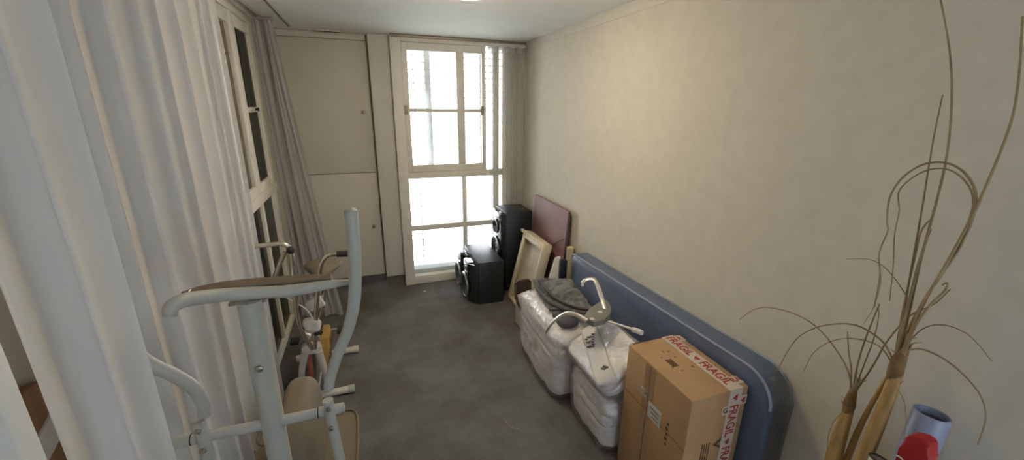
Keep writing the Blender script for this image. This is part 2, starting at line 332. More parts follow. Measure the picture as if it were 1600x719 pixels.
# cabinet and pillar -------------------------------------------------
CY = 4.19
c = empty('tall_cabinet', (-.3, CY, 0)); tag(c, 'tall built-in cream cabinet with two flush doors left of the bright window', 'cabinet')
box('body', (-.70, CY+.022, .10), (.097, 4.6, CE-.002), M['cab'], c)
box('kickboard', (-.70, CY+.06, 0), (.097, CY+.09, .10), M['kick'], c)
for a, b, kz in ((1.173, 2.345, 1.735), (.10, 1.167, .627)):
    d = box('door', (-.695, CY, a), (.088, CY+.02, b), M['cab'], c, .003)
    lathe('knob', [(0, 0), (.014, 0), (.016, .004), (.012, .012), (.017, .016), (.017, .022), (0, .024)], M['knob'], d, 16, (.014, CY, kz), (0, -1, 0))
box('fascia', (-.70, CY-.01, 2.35), (.097, CY+.02, CE-.002), M['cab'], c)
box('hinge_block', (.083, CY-.03, 2.35), (.097, CY-.011, 2.39), M['lock'], c)
struct(box('trim_4', (.098, 4.10, .10), (.279, 4.6, CE-.002), M['pillar'], bev=.003), 'flat cream pillar between the cabinet and the window', 'pillar')
struct(box('baseboard_far', (.098, 4.13, 0), (.279, 4.15, .10), M['kick'], bev=0), 'dark kickboard under the cream pillar', 'baseboard')
v = empty('ceiling_vent', (-.23, 4.1, CE)); tag(v, 'narrow dark vent slot in the ceiling above the cabinet', 'vent')
box('frame', (-.33, 4.06, CE-.012), (-.12, 4.12, CE-.001), M['pillar'], v, .003); box('opening', (-.325, 4.075, CE-.014), (-.125, 4.1, CE-.011), M['dark'], v, 0)

# left window ---------------------------------------------------------
w2 = empty('window_2', (XW, 2.5, 0)); struct(w2, 'cream-framed side window on the left, mostly behind the white curtain', 'window')
xo = XW-.11
YA, YB = 1.3, 3.72
boxes('frame', [((xo, YA, 2.345), (XW, YB, CE)), ((xo, YA, 0), (XW, YB, .05)), ((xo, YA, 1.135), (XW+.012, YB, 1.20)), ((xo, YA, .05), (XW, YA+.06, 2.345)), ((xo, 3.62, .05), (XW, YB, 2.345)), ((xo, 3.16, 1.20), (XW, 3.21, 2.345)), ((xo, 2.20, 1.20), (XW, 2.26, 2.345))], M['paint'], w2, .004)
for ya, yb in ((2.26, 3.16), (3.21, 3.62), (1.36, 2.20)):
    s = boxes('sash', [((XW-.03, ya, 1.2), (XW-.004, ya+.05, 2.34)), ((XW-.03, yb-.035, 1.2), (XW-.004, yb, 2.34)), ((XW-.03, ya+.05, 1.2), (XW-.004, yb-.035, 1.262)), ((XW-.03, ya+.05, 2.265), (XW-.004, yb-.035, 2.34))], M['paint'], w2, .003)
    if yb != 3.16: box('muntin', (XW-.026, ya+.05, 1.74), (XW-.01, yb-.035, 1.775), M['paint'], s)
    if yb != 3.16: box('pane', (XW-.02, ya+.05, 1.262), (XW-.017, yb-.035, 2.265), M['dglass'], w2, 0)
for ya, yb in ((2.26, 3.125), (1.36, 2.20), (3.21, 3.62)): box('brown_shutter', (xo+.005, ya, 1.2), (xo+.035, yb, 2.34), M['brown'], w2, .003)
box('jamb_board', (xo+.036, 3.125, 1.2), (xo+.052, 3.16, 2.34), M['jamb'], w2, .002); box('jamb_board', (xo+.058, 3.125, 1.2), (XW-.031, 3.16, 2.34), M['jamb'], w2, .002)
box('jamb_groove', (xo+.051, 3.15, 1.2), (xo+.059, 3.161, 2.34), M['brown'], w2, 0)
for yy in (1.9, 2.36, 2.80, 3.24): box('lower_mullion', (XW-.05, yy-.018, .05), (XW-.005, yy+.018, 1.135), M['paint'], w2, .003)
box('lower_pane', (XW-.03, YA+.06, .05), (XW-.026, 3.62, 1.135), M['dglass'], w2, 0)
box('lower_shutter', (xo+.005, YA+.06, .05), (xo+.03, 3.62, 1.135), M['shut'], w2, .003)
lathe('handle', [(0, 0), (.008, 0), (.008, .012), (.013, .015), (.013, .022), (0, .024)], M['black'], w2, 12, (XW, 3.45, 1.76), (1, 0, 0))

# open door leaf at far left ------------------------------------------
d1 = empty('door_1', (-.6, .68, 0)); struct(d1, 'white door leaf at the lower left edge of the picture', 'door')
box('leaf', (-.738, .662, .01), (-.497, .70, 2.05), M['door'], d1, .003)
lathe('hinge', [(0, 0), (.008, 0), (.008, .09), (0, .09)], M['lock'], d1, 12, (-.732, .712, 1.7))

# ================================================================== lamp
L = empty('ceiling_lamp', (.55, 2.24, CE)); tag(L, 'round glowing ceiling lamp at the top edge of the picture', 'lamp')
lathe('base_plate', [(0, 0), (.13, 0), (.13, -.018), (0, -.018)], M['door'], L, 36, (.55, 2.24, CE-.001))
lg, lt, lp = nodes('lit_lamp_glass'); lp.inputs['Base Color'].default_value = (.9, .85, .75, 1); lp.inputs['Emission Color'].default_value = (1, .80, .52, 1); lp.inputs['Emission Strength'].default_value = LAMP_W
lathe('glass_shade', [(.125, -.018), (.128, -.03), (.11, -.055), (.07, -.075), (0, -.082)], lg, L, 36, (.55, 2.24, CE-.001))

# ================================================================== curtains
def sst(a, b, x): t = max(0, min(1, (x-a)/(b-a))); return t*t*(3-2*t)
def big_curtain(u, v):
    z = 2.382*(1-v) + .015*v
    y = .735 + u*(2.43-.735)
    low = sst(2.42, 1.95, z)
    b = (.092 + .022*sst(.80, .95, y))*sst(1.074, .948, y)*low + (-.035)*sst(1.02, 1.12, y)*low*sst(1.7, 1.3, y)
    ph = y*47 + 3.6*noise.noise(Vector((y*2.3, z*.12, 1.3))) + .35*math.sin(z*.9+y*5)
    a = .020 + .012*noise.noise(Vector((y*4.2, z*.2, 7)))
    f = a*(math.sin(ph) + .28*math.sin(2*ph+.8)) + .006*math.sin(y*121+z*.4)*(.5+.5*noise.noise(Vector((y*3, z*.3, 4))))
    f *= (.7+.3*low)*(.45+.55*sst(.74, .9, y))
    return Vector((-.60+b+f, y + (.019+.007*low)*math.cos(ph+.35)*sst(.735, .80, y)*sst(2.43, 2.36, y) - .03*sst(.3, 1, v)*sst(2.0, 2.43, y), z))
cl = empty('sheer_curtain', (-.60, 1.6, 2.39)); tag(cl, 'long white sheer curtain in soft folds covering the left window', 'curtain', 'sheer curtains')
grid('fabric', big_curtain, 420, 70, M['sheerL'], cl)
tube('heading', [(-.60, .74, 2.384), (-.60, 2.43, 2.384)], .008, M['sheerL'], cl, 8)
def corner_curtain(u, v):
    z = 2.375*(1-v) + .03*v; k = v**1.1
    xl, xr = -.675 + .03*k, -.55 + .25*k
    yl, yr = 3.60, 3.62 - .1*k
    a = (.010+.006*k)
    x = xl+(xr-xl)*u; y = yl+(yr-yl)*u + a*math.sin(u*19+1.5*noise.noise(Vector((u*3, z*.5, 2)))) + .01*math.sin(u*41+z)
    return Vector((x+.006*math.sin(u*30+z*2), y, z))
c2 = empty('sheer_curtain', (-.57, 3.64, 2.39)); tag(c2, 'narrow grey sheer curtain gathered in the corner beside the cabinet', 'curtain', 'sheer curtains')
grid('fabric', corner_curtain, 90, 50, M['sheerF'], c2)
tube('heading', [(-.67, 3.60, 2.38), (-.545, 3.62, 2.38)], .012, M['sheerF'], c2, 8)
def window_curtain(u, v):
    z = 2.335*(1-v) + .03*v
    x = 1.165 + u*.37 + .03*sst(.2, 1, v)*(1-u)
    ph = u*24 + 1.8*noise.noise(Vector((u*3, z*.35, 9)))
    return Vector((x, 3.992 + .020*math.sin(ph) + .006*math.sin(u*60+z*1.3), z))
c3 = empty('sheer_curtain', (1.37, 3.99, 2.35)); tag(c3, 'thin translucent sheer curtain drawn to the right side of the bright far window', 'curtain', 'sheer curtains')
grid('fabric', window_curtain, 120, 50, M['sheerR'], c3)
grid('heading', lambda u, v: Vector((1.16+u*.38, 3.985+.012*math.sin(u*26), 2.34-.05*v+.006*math.sin(u*26))), 60, 4, M['sheerF'], c3)

# ================================================================== wood board with strap behind curtain
wb = empty('wooden_board', (-.70, 1.0, 0)); tag(wb, 'reddish brown wooden board with rounded top standing behind the curtain edge', 'board')
pts = [(-.70, .86, .002), (-.70, 1.12, .002), (-.70, 1.12, 1.10)]
for k in range(0, 13):
    a = math.pi*k/12; pts.append((-.70, .99+.13*math.cos(a), 1.12+.11*math.sin(a)))
prism('plank', pts, M['oak'], wb, .004, (-.025, 0, 0))
sm = bmesh.new(); addbox(sm, (-.729, -.15, -.03), (-.694, .15, .03), .003, Matrix.Translation((0, .99, 1.10)) @ Matrix.Rotation(math.radians(22), 4, 'X')); done('strap', sm, M['strap'], wb)

# ================================================================== elliptical trainer
EY = 1.15
e = empty('elliptical_trainer', (-.318, EY, 0)); tag(e, 'pale grey elliptical trainer with upright mast and swinging arms beside the white curtain', 'exercise machine')
mp = ony(395, 470, EY)
mx = ony(413, 600, EY).x
bm = bmesh.new(); addtube(bm, [(mx-.005, EY+.02, .06), (mx, EY+.01, .7), (mx+.004, EY, mp.z+.005)], .034, 20, flat=.9); mast = done('mast', bm, M['machine'], e)
b_ = ony(405, 577, EY-.035); lathe('bolt', [(0, 0), (.009, 0), (.009, .006), (.005, .008), (0, .008)], M['bolt'], mast, 12, (b_.x, EY-.032, b_.z), (0, -1, 0))
for dx in (-.044, .026): box('bracket', (mx+dx, EY-.01, mp.z-.005), (mx+dx+.018, EY+.01, mp.z+.004), M['bolt'], e)
bp = [ony(266, 487, 1.035), ony(268, 480, 1.037), ony(276, 474, 1.045), ony(290, 469, 1.065), ony(315, 465, 1.09), ony(350, 461, 1.125), ony(400, 458, 1.15), ony(450, 455, 1.16), ony(490, 449, 1.165), ony(520, 444, 1.165), ony(546, 441, 1.165)]
hb = tube('console_bar', bp, [.0145, .0155, .0168, .0172, .0172, .0172, .017, .0165, .015, .012, .0085], M['machine'], e, 18, 6)
dd = (bp[0]-bp[1]).normalized()
tube('end_cap', [bp[0], bp[0]+dd*.006+Vector((0, 0, -.004))], [.0148, .0135], M['capgrey'], hb, 18)
tube('end_cap', [bp[-1], bp[-1]+Vector((.005, 0, 0))], [.008, .007], M['black'], hb, 12)
tp = [ony(286, 464, 1.075), ony(300, 459, 1.10), ony(345, 450, 1.135), ony(400, 444, 1.165), ony(450, 440, 1.18), ony(490, 437, 1.185), ony(518, 437, 1.18)]
sp = spline(tp, 6)
def console(u, v):
    k = u*(len(sp)-1); i = min(len(sp)-2, int(k)); p = sp[i].lerp(sp[i+1], k-i)
    wdt = .021*math.sin(math.pi*min(1, max(0, .06+u*.88)))**.6
    return p + Vector((0, (v-.5)*wdt*1.6+.01, .004+ (v-.5)*.006))
grid('console_board', console, 40, 6, M['woodtop'], hb, .008)
cz = ony(413, 663, EY).z; cl_, cr_ = ony(238, 702, EY).x, ony(537, 640, EY).x
cb = tube('crossbar', [(cl_+.09, EY, cz), (cr_-.07, EY, cz)], .0148, M['machine'], e, 16)
for xa, xb in ((cl_, cl_+.088), (cr_-.068, cr_)):
    s = tube('sleeve', [(xa, EY, cz), (xb, EY, cz)], .0162, M['machine'], cb, 16)
    lathe('end_cap', [(0, 0), (.014, 0), (.015, .004), (0, .006)], M['capgrey'], cb, 16, (xa-.004 if xa == cl_ else xb-.001, EY, cz), (1, 0, 0))
for xx in (cl_+.089, cr_-.069): tube('gap_ring', [(xx-.002, EY, cz), (xx+.002, EY, cz)], .0158, M['black'], cb, 16)
# arms
pr = ony(516, 640, EY-.0); pl = ony(320, 674, EY)
ra = [ony(514, 606, 1.12), ony(516, 590, 1.12), ony(527, 556, 1.115), ony(543, 517, 1.11), ony(552, 482, 1.105), ony(555, 445, 1.10), ony(554, 400, 1.10), ony(551, 360, 1.10), ony(548, 331, 1.10)]
arm = tube('arm', ra, [.0148, .0148, .0152, .0158, .0162, .0165, .0168, .0168, .0168], M['machine'], e, 16, 6)
dv = (ra[-1]-ra[-2]).normalized(); lathe('grip_cap', [(0, .011), (.010, .009), (.0165, .004), (.0173, 0), (.0173, -.006), (0, -.006)], M['capgrey'], arm, 18, ra[-1], dv)
lw = tube('arm_link', [(pr.x, EY-.02, pr.z+.05), (pr.x+.002, EY-.015, pr.z-.04), (pr.x+.012, EY+.0, pr.z-.25), (pr.x, 1.32, .38), (-.19, 1.50, .27)], .0150, M['machine'], e, 14, 5)
for dz in (.028, -.04): lathe('bolt', [(0, 0), (.008, 0), (.008, .004), (.005, .007), (0, .007)], M['bolt'], lw, 12, (pr.x, EY-.034, pr.z+dz), (0, -1, 0))
la = [ony(320, 648, 1.13), ony(317, 630, 1.125), ony(303, 607, 1.11), ony(275, 588, 1.10), ony(240, 572, 1.09), ony(212, 553, 1.08), ony(198, 525, 1.075), ony(193, 500, 1.075), ony(190, 470, 1.075)]
arm2 = tube('arm', la, .0160, M['machine'], e, 16, 6)
lathe('grip_cap', [(0, .012), (.012, .01), (.019, 0), (.019, -.006), (0, -.006)], M['capgrey'], arm2, 16, la[-1], (0, 0, 1))
lw2 = tube('arm_link', [(pl.x, EY-.02, pl.z+.055), (pl.x, EY-.015, pl.z-.04), (pl.x, EY, pl.z-.25), (-.47, 1.4, .33), (-.455, 1.55, .22)], .0155, M['machine'], e, 14, 5)
for dz in (.03, -.036): lathe('bolt', [(0, 0), (.008, 0), (.008, .004), (.005, .007), (0, .007)], M['bolt'], lw2, 12, (pl.x, EY-.034, pl.z+dz), (0, -1, 0))
# housing, pedals and base
hx = -.375
lump('flywheel_housing', (hx+.005, 1.68, .335), (.082, .24, .275), M['beige'], e, 3.4, .003, 4, 2, None, 5)
bm = bmesh.new(); addtube(bm, [Vector((hx-.105+.03*math.cos(a), 1.60+.045*math.sin(a), .50)) for a in [2*math.pi*k/24 for k in range(24)]], .008, 8, closed=True); done('ring', bm, M['beige'], e)
for sx_, zz, ya in ((-.225, .27, 1.50), (-.545, .20, 1.56)):
    pts = []
    for k in range(32):
        a = 2*math.pi*k/32; ca, sa = math.cos(a), math.sin(a)
        pts.append((sx_+.075*math.copysign(abs(ca)**.5, ca), ya+.21+.21*math.copysign(abs(sa)**.5, sa), zz))
    fp = prism('footplate', pts, M['beige'], e, .003, (0, 0, .02))
    bm = bmesh.new(); addtube(bm, [Vector(p)+Vector((0, 0, .025)) for p in pts], .006, 8, closed=True); done('rim', bm, M['beige'], fp)
tube('base_rail', [(-.36, 1.05, .05), (-.36, 2.1, .05)], .03, M['machine'], e, 12)
for yy in (1.05, 2.1):
    s = tube('stabilizer', [(-.60, yy, .032), (-.26, yy, .032)], .028, M['machine'], e, 14)
    for xx in (-.60, -.29): tube('foot_cap', [(xx, yy, .032), (xx+.03, yy, .032)], .031, M['black'], s, 14)

# ================================================================== exercise bike
k = empty('exercise_bike', (-.35, 2.6, 0)); tag(k, 'old white exercise bike with chrome handlebars and beige seat behind the trainer', 'exercise bike')
def P(x, y, Y): return ony(x, y, Y)
stem = P(488, 545, 2.42)
hl = [P(395, 385, 2.36), P(425, 382, 2.36), P(440, 381, 2.36), P(450, 386, 2.36), P(456, 400, 2.36), P(460, 455, 2.38), P(468, 510, 2.40), stem]
hr = [P(548, 396, 2.34), P(528, 397, 2.34), P(513, 399, 2.34), P(503, 410, 2.35), P(499, 430, 2.36), P(495, 470, 2.38), P(493, 510, 2.40), stem+Vector((.015, 0, 0))]
h1 = tube('handlebar', hl, .013, M['chrome'], k, 12, 5); h2 = tube('handlebar', hr, .0125, M['chrome'], k, 12, 5)
tube('grip', [P(548, 396, 2.34), P(526, 397, 2.34)], .018, M['black'], h2, 12)
lathe('clamp_knob', [(0, -.02), (.016, -.018), (.022, -.004), (.02, .012), (.01, .02), (0, .021)], M['black'], h1, 14, P(454, 391, 2.345), (0, -1, .4))
tube('strut', [P(446, 393, 2.36), P(437, 412, 2.40), P(428, 436, 2.45)], .012, M['chrome'], h1, 10)
tube('cable', [P(437, 458, 2.4), P(455, 470, 2.42), P(478, 483, 2.42), P(488, 497, 2.41)], .0035, M['white'], k, 8, 5)
lump('cloth_wrap', P(487, 508, 2.40), (.05, .03, .045), M['white'], k, 2.6, .014, 30, 3, lvl=3)
tube('adjusting_lever', [P(492, 522, 2.38), P(503, 520, 2.36)], .01, M['black'], k, 10)
fk = []
prism('fork_crown', [P(470, 546, 2.42), P(478, 540, 2.42), P(500, 540, 2.42), P(503, 545, 2.42), P(498, 553, 2.42), P(474, 555, 2.42)], M['white'], k, .003, (0, .05, 0))
tube('fork_leg', [P(477, 550, 2.43), P(472, 575, 2.44), (P(467, 606, 2.45).x, 2.46, .05)], [.022, .017], M['white'], k, 12)
tube('fork_leg', [P(498, 548, 2.43), P(506, 575, 2.44), (P(514, 606, 2.45).x, 2.46, .05)], [.022, .017], M['white'], k, 12)
fx = (P(467, 606, 2.45).x + P(514, 606, 2.45).x)/2
lathe('flywheel', [(0, -.012), (.17, -.012), (.185, -.018), (.19, -.018), (.19, .018), (.185, .018), (.17, .012), (0, .012)], M['kick'], k, 36, (fx, 2.62, .235), (1, 0, 0))
bm = bmesh.new(); addtube(bm, [Vector((fx, 2.62+.2*math.cos(a), .235+.2*math.sin(a))) for a in [math.pi*.2+math.pi*1.0*q/20 for q in range(21)]], .013, 8, flat=.3); done('brake_strap', bm, M['red'], k)
gx = fx+.075
prism('chain_guard', [P(501, 530, 2.45), P(512, 528, 2.45), P(515, 545, 2.45), P(511, 585, 2.45), P(503, 588, 2.45)], M['yellow'], k, .004, (0, .18, 0))
for sgn in (1,):
    cx = P(519, 515, 2.5); ck = tube('crank', [cx, P(516, 550, 2.52), P(517, 553, 2.6)], .009, M['chrome'], k, 10)
    a, b = P(517, 515, 2.5), P(530, 514, 2.5)
    tube('pedal_axle', [a, b], .006, M['bolt'], ck, 8)
    pd = P(538, 514, 2.5); box('pedal', pd-Vector((.042, .035, .014)), pd+Vector((.03, .035, .014)), M['black'], ck, .006)
pd = P(462, 533, 2.6); box('pedal', pd-Vector((.03, .03, .014)), pd+Vector((.02, .03, .014)), M['black'], k, .006)
tube('frame_tube', [(fx, 2.45, .45), (fx, 2.72, .40), (fx, 2.9, .06)], .022, M['white'], k, 12, 4)
sc = P(508, 421, 2.72)
tube('seat_post', [(fx+.04, 2.75, .40), (sc.x+.01, 2.74, sc.z-.03)], .016, M['chrome'], k, 12)
bm = bmesh.new(); bmesh.ops.create_uvsphere(bm, u_segments=28, v_segments=14, radius=1)
for v_ in bm.verts:
    q = v_.co; t = (q.y+1)/2
    wd = .06+.075*sst(.25, .9, t)
    v_.co = Vector((sc.x-.02+q.x*wd*1.05, 2.74+q.y*.13, sc.z-.005+q.z*.035+.02*sst(.5, 1, t)))
done('seat', bm, M['beige'], k)
prism('seat_bracket', [P(478, 472, 2.7), P(500, 465, 2.7), P(508, 478, 2.7), P(480, 490, 2.7), P(474, 484, 2.7)], M['white'], k, .003, (0, .04, 0))
for (yy, xa, xb) in ((2.93, -.60, onz(560, 546, .03).x), (2.46, fx-.2, onz(554, 592, .03).x)):
    s = tube('stabilizer', [(xa, yy, .027), (xb, yy, .027)], .022, M['white'], k, 12)
    for xx in (xa, xb-.035): tube('end_cap', [(xx-.002, yy, .027), (xx+.037, yy, .027)], .026, M['white' if yy > 2.8 else 'capgrey'], s, 12)
box('base_rail', (fx-.02, 2.46, .03), (fx+.02, 2.93, .06), M['white'], k, .004)

# ================================================================== speakers
def driver(par, c_, r):
    d = empty_part = lathe('woofer', [(0, -.002), (r*.25, .004), (r*.3, -.004), (r*.78, .016), (r*.88, .022), (r*.95, .014), (r*.95, 0)], M['cone'], par, 28, c_, (-1, 0, 0))
    bm = bmesh.new(); addtube(bm, [Vector(c_)+Vector((-.014, r*math.cos(a), r*math.sin(a))) for a in [2*math.pi*q/36 for q in range(36)]], r*.085, 8, closed=True); done('trim_ring', bm, M['ring'], d)
s1 = empty('subwoofer', (1.0, 3.66, 0)); tag(s1, 'low wide black double-woofer speaker on the carpet in front of the window', 'speaker')
box('cabinet', (.885, 3.385, .0), (1.13, 3.94, .42), M['spk'], s1, .006)
for ya, yb in ((3.385, 3.655), (3.67, 3.94)):
    yc = (ya+yb)/2
    bz = prism('front_bezel', [(.884, ya+.006, .01), (.82, ya+.03, .03), (.795, yc-.07, .03), (.795, yc+.07, .03), (.82, yb-.03, .03), (.884, yb-.006, .01)], M['spkf'], s1, .006, (0, 0, .375))
    driver(bz, (.797, yc, .17), .115)
    lathe('tweeter', [(0, .006), (.02, .004), (.03, 0), (.036, .006), (.038, 0)], M['ring'], bz, 18, (.797, yc, .345), (-1, 0, 0))
    box('top_badge', (.805, yc-.06, .4035), (.86, yc+.06, .409), M['ring'], bz, .002)
s2 = empty('tower_speaker', (1.36, 3.76, 0)); tag(s2, 'tall black tower speaker in the corner by the sheer curtain', 'speaker')
box('cabinet', (1.225, 3.60, 0), (1.495, 3.93, .82), M['spk'], s2, .006)
bz = prism('front_bezel', [(1.224, 3.61, .02), (1.185, 3.64, .02), (1.175, 3.70, .02), (1.175, 3.83, .02), (1.185, 3.89, .02), (1.224, 3.92, .02)], M['spkf'], s2, .006, (0, 0, .785))
driver(bz, (1.177, 3.765, .65), .07); driver(bz, (1.177, 3.765, .43), .11); driver(bz, (1.177, 3.765, .18), .11)
box('top_badge', (1.168, 3.66, .745), (1.18, 3.86, .79), M['ring'], bz, .004)
prism('bottom_lip', [(1.176, 3.65, .30), (1.15, 3.68, .30), (1.15, 3.85, .30), (1.176, 3.88, .30)], M['spkf'], bz, .003, (0, 0, .02))

# ================================================================== board and drawer against the wall
bt, bb = Vector((1.515, 0, .995)), Vector((1.43, 0, 0))
bo = empty('tabletop_board', (1.45, 3.24, 0)); tag(bo, 'mauve laminated board leaning upright against the cream wall', 'board')
prism('panel', [(1.515, 2.885, .985), (1.515, 3.585, .985), (1.455, 3.585, .002), (1.455, 2.885, .002)], M['mauve'], bo, .002, (.022, 0, 0))
prism('edge_strip', [(1.516, 2.879, .984), (1.516, 2.8845, .984), (1.456, 2.8845, .003), (1.456, 2.879, .003)], M['edge'], bo, 0, (.02, 0, 0))
tube('cord', [onx(857, 383, 1.487), onx(866, 381, 1.483), onx(873, 376, 1.484), onx(881, 374, 1.492)], .004, M['kick'], bo, 6, 4)
dr = empty('wooden_tray', (1.3, 3.25, 0)); tag(dr, 'cream wooden drawer standing on end, open side facing the room', 'drawer')
A = onz(793, 464, 0.0); B = ony(819, 359, A.y); Cc = onx(857, 374, B.x)
A = Vector((A.x, A.y, .012))
ex = Vector((0, -1, 0)); ez = (B-A).normalized(); ez = (ez-ex*ez.dot(ex)).normalized(); ey = ez.cross(ex)
if ey.x < 0: ey = -ey
W_, H_, D_ = min(.46, B.y-Cc.y), (B-A).length, .085
mt = Matrix(((ex.x, ey.x, ez.x, A.x), (ex.y, ey.y, ez.y, A.y), (ex.z, ey.z, ez.z, A.z), (0, 0, 0, 1)))
for a, b in (((0, 0, 0), (.022, D_, H_)), ((W_-.022, 0, 0), (W_, D_, H_)), ((.022, 0, 0), (W_-.022, D_, .022)), ((.022, 0, H_-.022), (W_-.022, D_, H_))): box('side', a, b, M['cream'], dr, .002, mt)
box('bottom', (.022, D_-.03, .022), (W_-.022, D_-.02, H_-.022), M['creamin'], dr, 0, mt)
for a, b in (((.022, -.004, .022), (.06, .012, H_-.022)), ((.06, -.004, H_-.06), (W_-.03, .012, H_-.022))): box('lip', a, b, M['cream'], dr, .002, mt)
box('batten', (-.07, -.004, H_-.03), (.03, .02, H_-.004), M['cream'], dr, .002, mt)

# ================================================================== mattress
X0, X1 = 1.432, XR-.004
ma = empty('mattress', (1.5, 1.77, 0)); tag(ma, 'slate blue plastic-covered mattress standing on its long edge against the cream wall', 'mattress')
def mat_outline(x, ins=0):
    ya, yb, zt = .925+ins, 2.64-ins, .775-ins; r = .13; pts = [(x, yb, .004+ins), (x, yb, .67-ins)]
    pts += [(x, yb-.045+.045*math.cos(a), .68-ins+.045*math.sin(a)) for a in [math.pi/2*q/6 for q in range(1, 7)]]
    pts += [(x, ya+r-r*math.sin(a), zt-r+r*math.cos(a)) for a in [math.pi/2*q/8 for q in range(0, 9)]]
    pts += [(x, ya, .004+ins)]
    return pts
bm = bmesh.new(); rings = []
prof = [(X0+.012, .02), (X0, .03), (X0, .012), (X0+.012, 0), (X1-.012, 0), (X1, .012)]
prof = [(X0, .018), (X0+.006, .006), (X0+.014, 0), (X1-.014, 0), (X1-.004, .006), (X1, .018)]
for x, ins in prof: rings.append([bm.verts.new(p) for p in mat_outline(x, ins)])
n_ = len(rings[0])
for a, b in zip(rings, rings[1:]):
    for q in range(n_): bm.faces.new((a[q], a[(q+1) % n_], b[(q+1) % n_], b[q]))
bm.faces.new(rings[0]); bm.faces.new(rings[-1])
mb = done('cover', bm, M['blue'], ma)
for x in (X0+.004, X1-.006):
    tube('piping', mat_outline(x, .002)[1:-1], .0055, M['piping'], mb, 8)
# near end wrapped in dark film
bm = bmesh.new(); rings = []
for x, ins in ((X0+.02, -.004), (X1-.004, -.006)):
    o_ = mat_outline(x, ins); rings.append([bm.verts.new(Vector(p)+Vector((0, .004*math.sin(i*2.1), 0))) for i, p in enumerate(o_[11:])])
for q in range(len(rings[0])-1): bm.faces.new((rings[0][q], rings[0][q+1], rings[1][q+1], rings[1][q]))
done('plastic_film', bm, M['film_d'], ma)

# ================================================================== bedding bags
def bag(label, c_, s_, mtx=None, seed=1, amp=.02, e_=6.5):
    o = empty('bedding_bag', (c_[0], c_[1], max(0, c_[2]-s_[2]))); tag(o, label, 'bag', 'bags of bedding')
    lump('folded_bedding', c_, (s_[0]-.012, s_[1]-.012, s_[2]-.012), M['quilt'], o, e_, amp, 6, seed, mtx, 6, amp*1.3, lay=.016)
    lump('plastic_wrap', c_, s_, M['film'], o, e_, amp*.8, 6, seed, mtx, 6, amp*.9, lay=.006)
    return o
b1 = bag('large bag of white bedding under the grey camouflage seat', (1.19, 2.275, .25), (.222, .37, .255), Matrix.Rotation(math.radians(-2), 3, 'Z'), 1, .014)
b3 = bag('lowest bag of bedding wrapped in clear plastic beside the carton', (1.225, 1.68, .17), (.18, .215, .17), None, 5, .013)
R2 = Matrix.Rotation(math.radians(-31), 3, 'Y') @ Matrix.Rotation(math.radians(-5), 3, 'X')
C2 = Vector((1.185, 1.695, .462))
b2 = bag('bag of bedding with printed band leaning on another bag behind the carton', C2, (.170, .235, .085), R2, 9, .010)
R2f = R2.to_4x4(); R2f.translation = C2
def band(u, v):
    a, b = Vector((.04, .235, 0)), Vector((-.115, -.235, 0)); d = b-a; p = a+d*v + Vector((-d.y, d.x, 0)).normalized()*(u-.5)*.105
    edge = max(0, abs(p.y)-.17)/.07
    return R2f @ Vector((p.x, p.y, .094 - .035*edge*edge + .003*math.sin(u*7+v*9)))
pb = grid('printed_band', band, 8, 24, M['band'], b2, .002)
for q, (u, v) in enumerate(((.2, .30), (.35, .28), (.5, .30), (.65, .28), (.22, .36), (.4, .37), (.55, .36), (.2, .44), (.33, .45), (.48, .44), (.55, .84), (.68, .83))):
    p0 = band(u, v); nx = R2f.to_3x3() @ Vector((0, 0, 1))
    bm = bmesh.new(); addbox(bm, (-.004-.002*(q % 2), -.010-.006*(q % 3), -.001), (.005, .011, .0015), 0, Matrix.Translation(p0+nx*.0035) @ R2f.to_3x3().to_4x4() @ Matrix.Rotation(.5, 4, 'Z')); done('ink_mark', bm, M['ink'], pb)

# ================================================================== grey camouflage folding seat on the bags
cs = empty('camouflage_seat', (1.2, 2.2, .5)); tag(cs, 'grey camouflage fabric seat with bent metal arms lying on the white bedding bags', 'seat')
Q = [onz(838, 434, .55), onz(893, 436, .60), onz(930, 486, .60), onz(858, 482, .53)]
def seat(u, v):
    p = Q[0].lerp(Q[1], u).lerp(Q[3].lerp(Q[2], u), v)
    p.z += .025*math.sin(math.pi*u)*math.sin(math.pi*v) + .012*noise.noise(Vector((u*4, v*5, 3))) - .03*(1-u)*math.sin(math.pi*v)
    return p
grid('fabric', seat, 24, 24, M['camo'], cs, .012)
tube('padded_edge', [onz(834, 438, .555), onz(841, 453, .55), onz(853, 467, .545), onz(872, 479, .55), onz(897, 487, .57), onz(926, 490, .60)], [.010, .014, .015, .015, .014, .011], M['pad'], cs, 10, 5)
tube('padded_edge', [onz(846, 440, .56), onz(857, 456, .565), onz(875, 470, .575), onz(900, 480, .59), onz(925, 484, .61)], .009, M['pad'], cs, 10, 5)
lump('folded_flap', onz(884, 498, .51), (.07, .09, .03), M['pad'], cs, 3, .012, 12, 4, lvl=4)
hubp = [onz(x, y, .655) for x, y in ((911, 503), (920, 490), (938, 478), (948, 476), (955, 488), (953, 499), (944, 508), (927, 512))]
hub = prism('hub', hubp, M['hub'], cs, .006, (0, 0, .035))
for x, y in ((925, 499), (938, 488)): 
    p = onz(x, y, .692); box('button', p-Vector((.012, .012, .003)), p+Vector((.012, .012, .004)), M['wplas'], hub, .002)
tube('metal_arm', [onz(945, 484, .685), onz(940, 465, .72), onz(934, 447, .745), onz(927, 436, .765), onz(916, 437, .755), onz(909, 443, .73)], .013, M['alu'], cs, 10, 5, flat=.3, upv=(-.5, -.6, .6))
tube('metal_arm', [onz(917, 502, .68), onz(900, 492, .68), onz(886, 490, .665), onz(873, 496, .62), onz(862, 506, .57), onz(853, 519, .50)], .013, M['alu'], cs, 10, 5, flat=.3, upv=(-.5, -.6, .6))
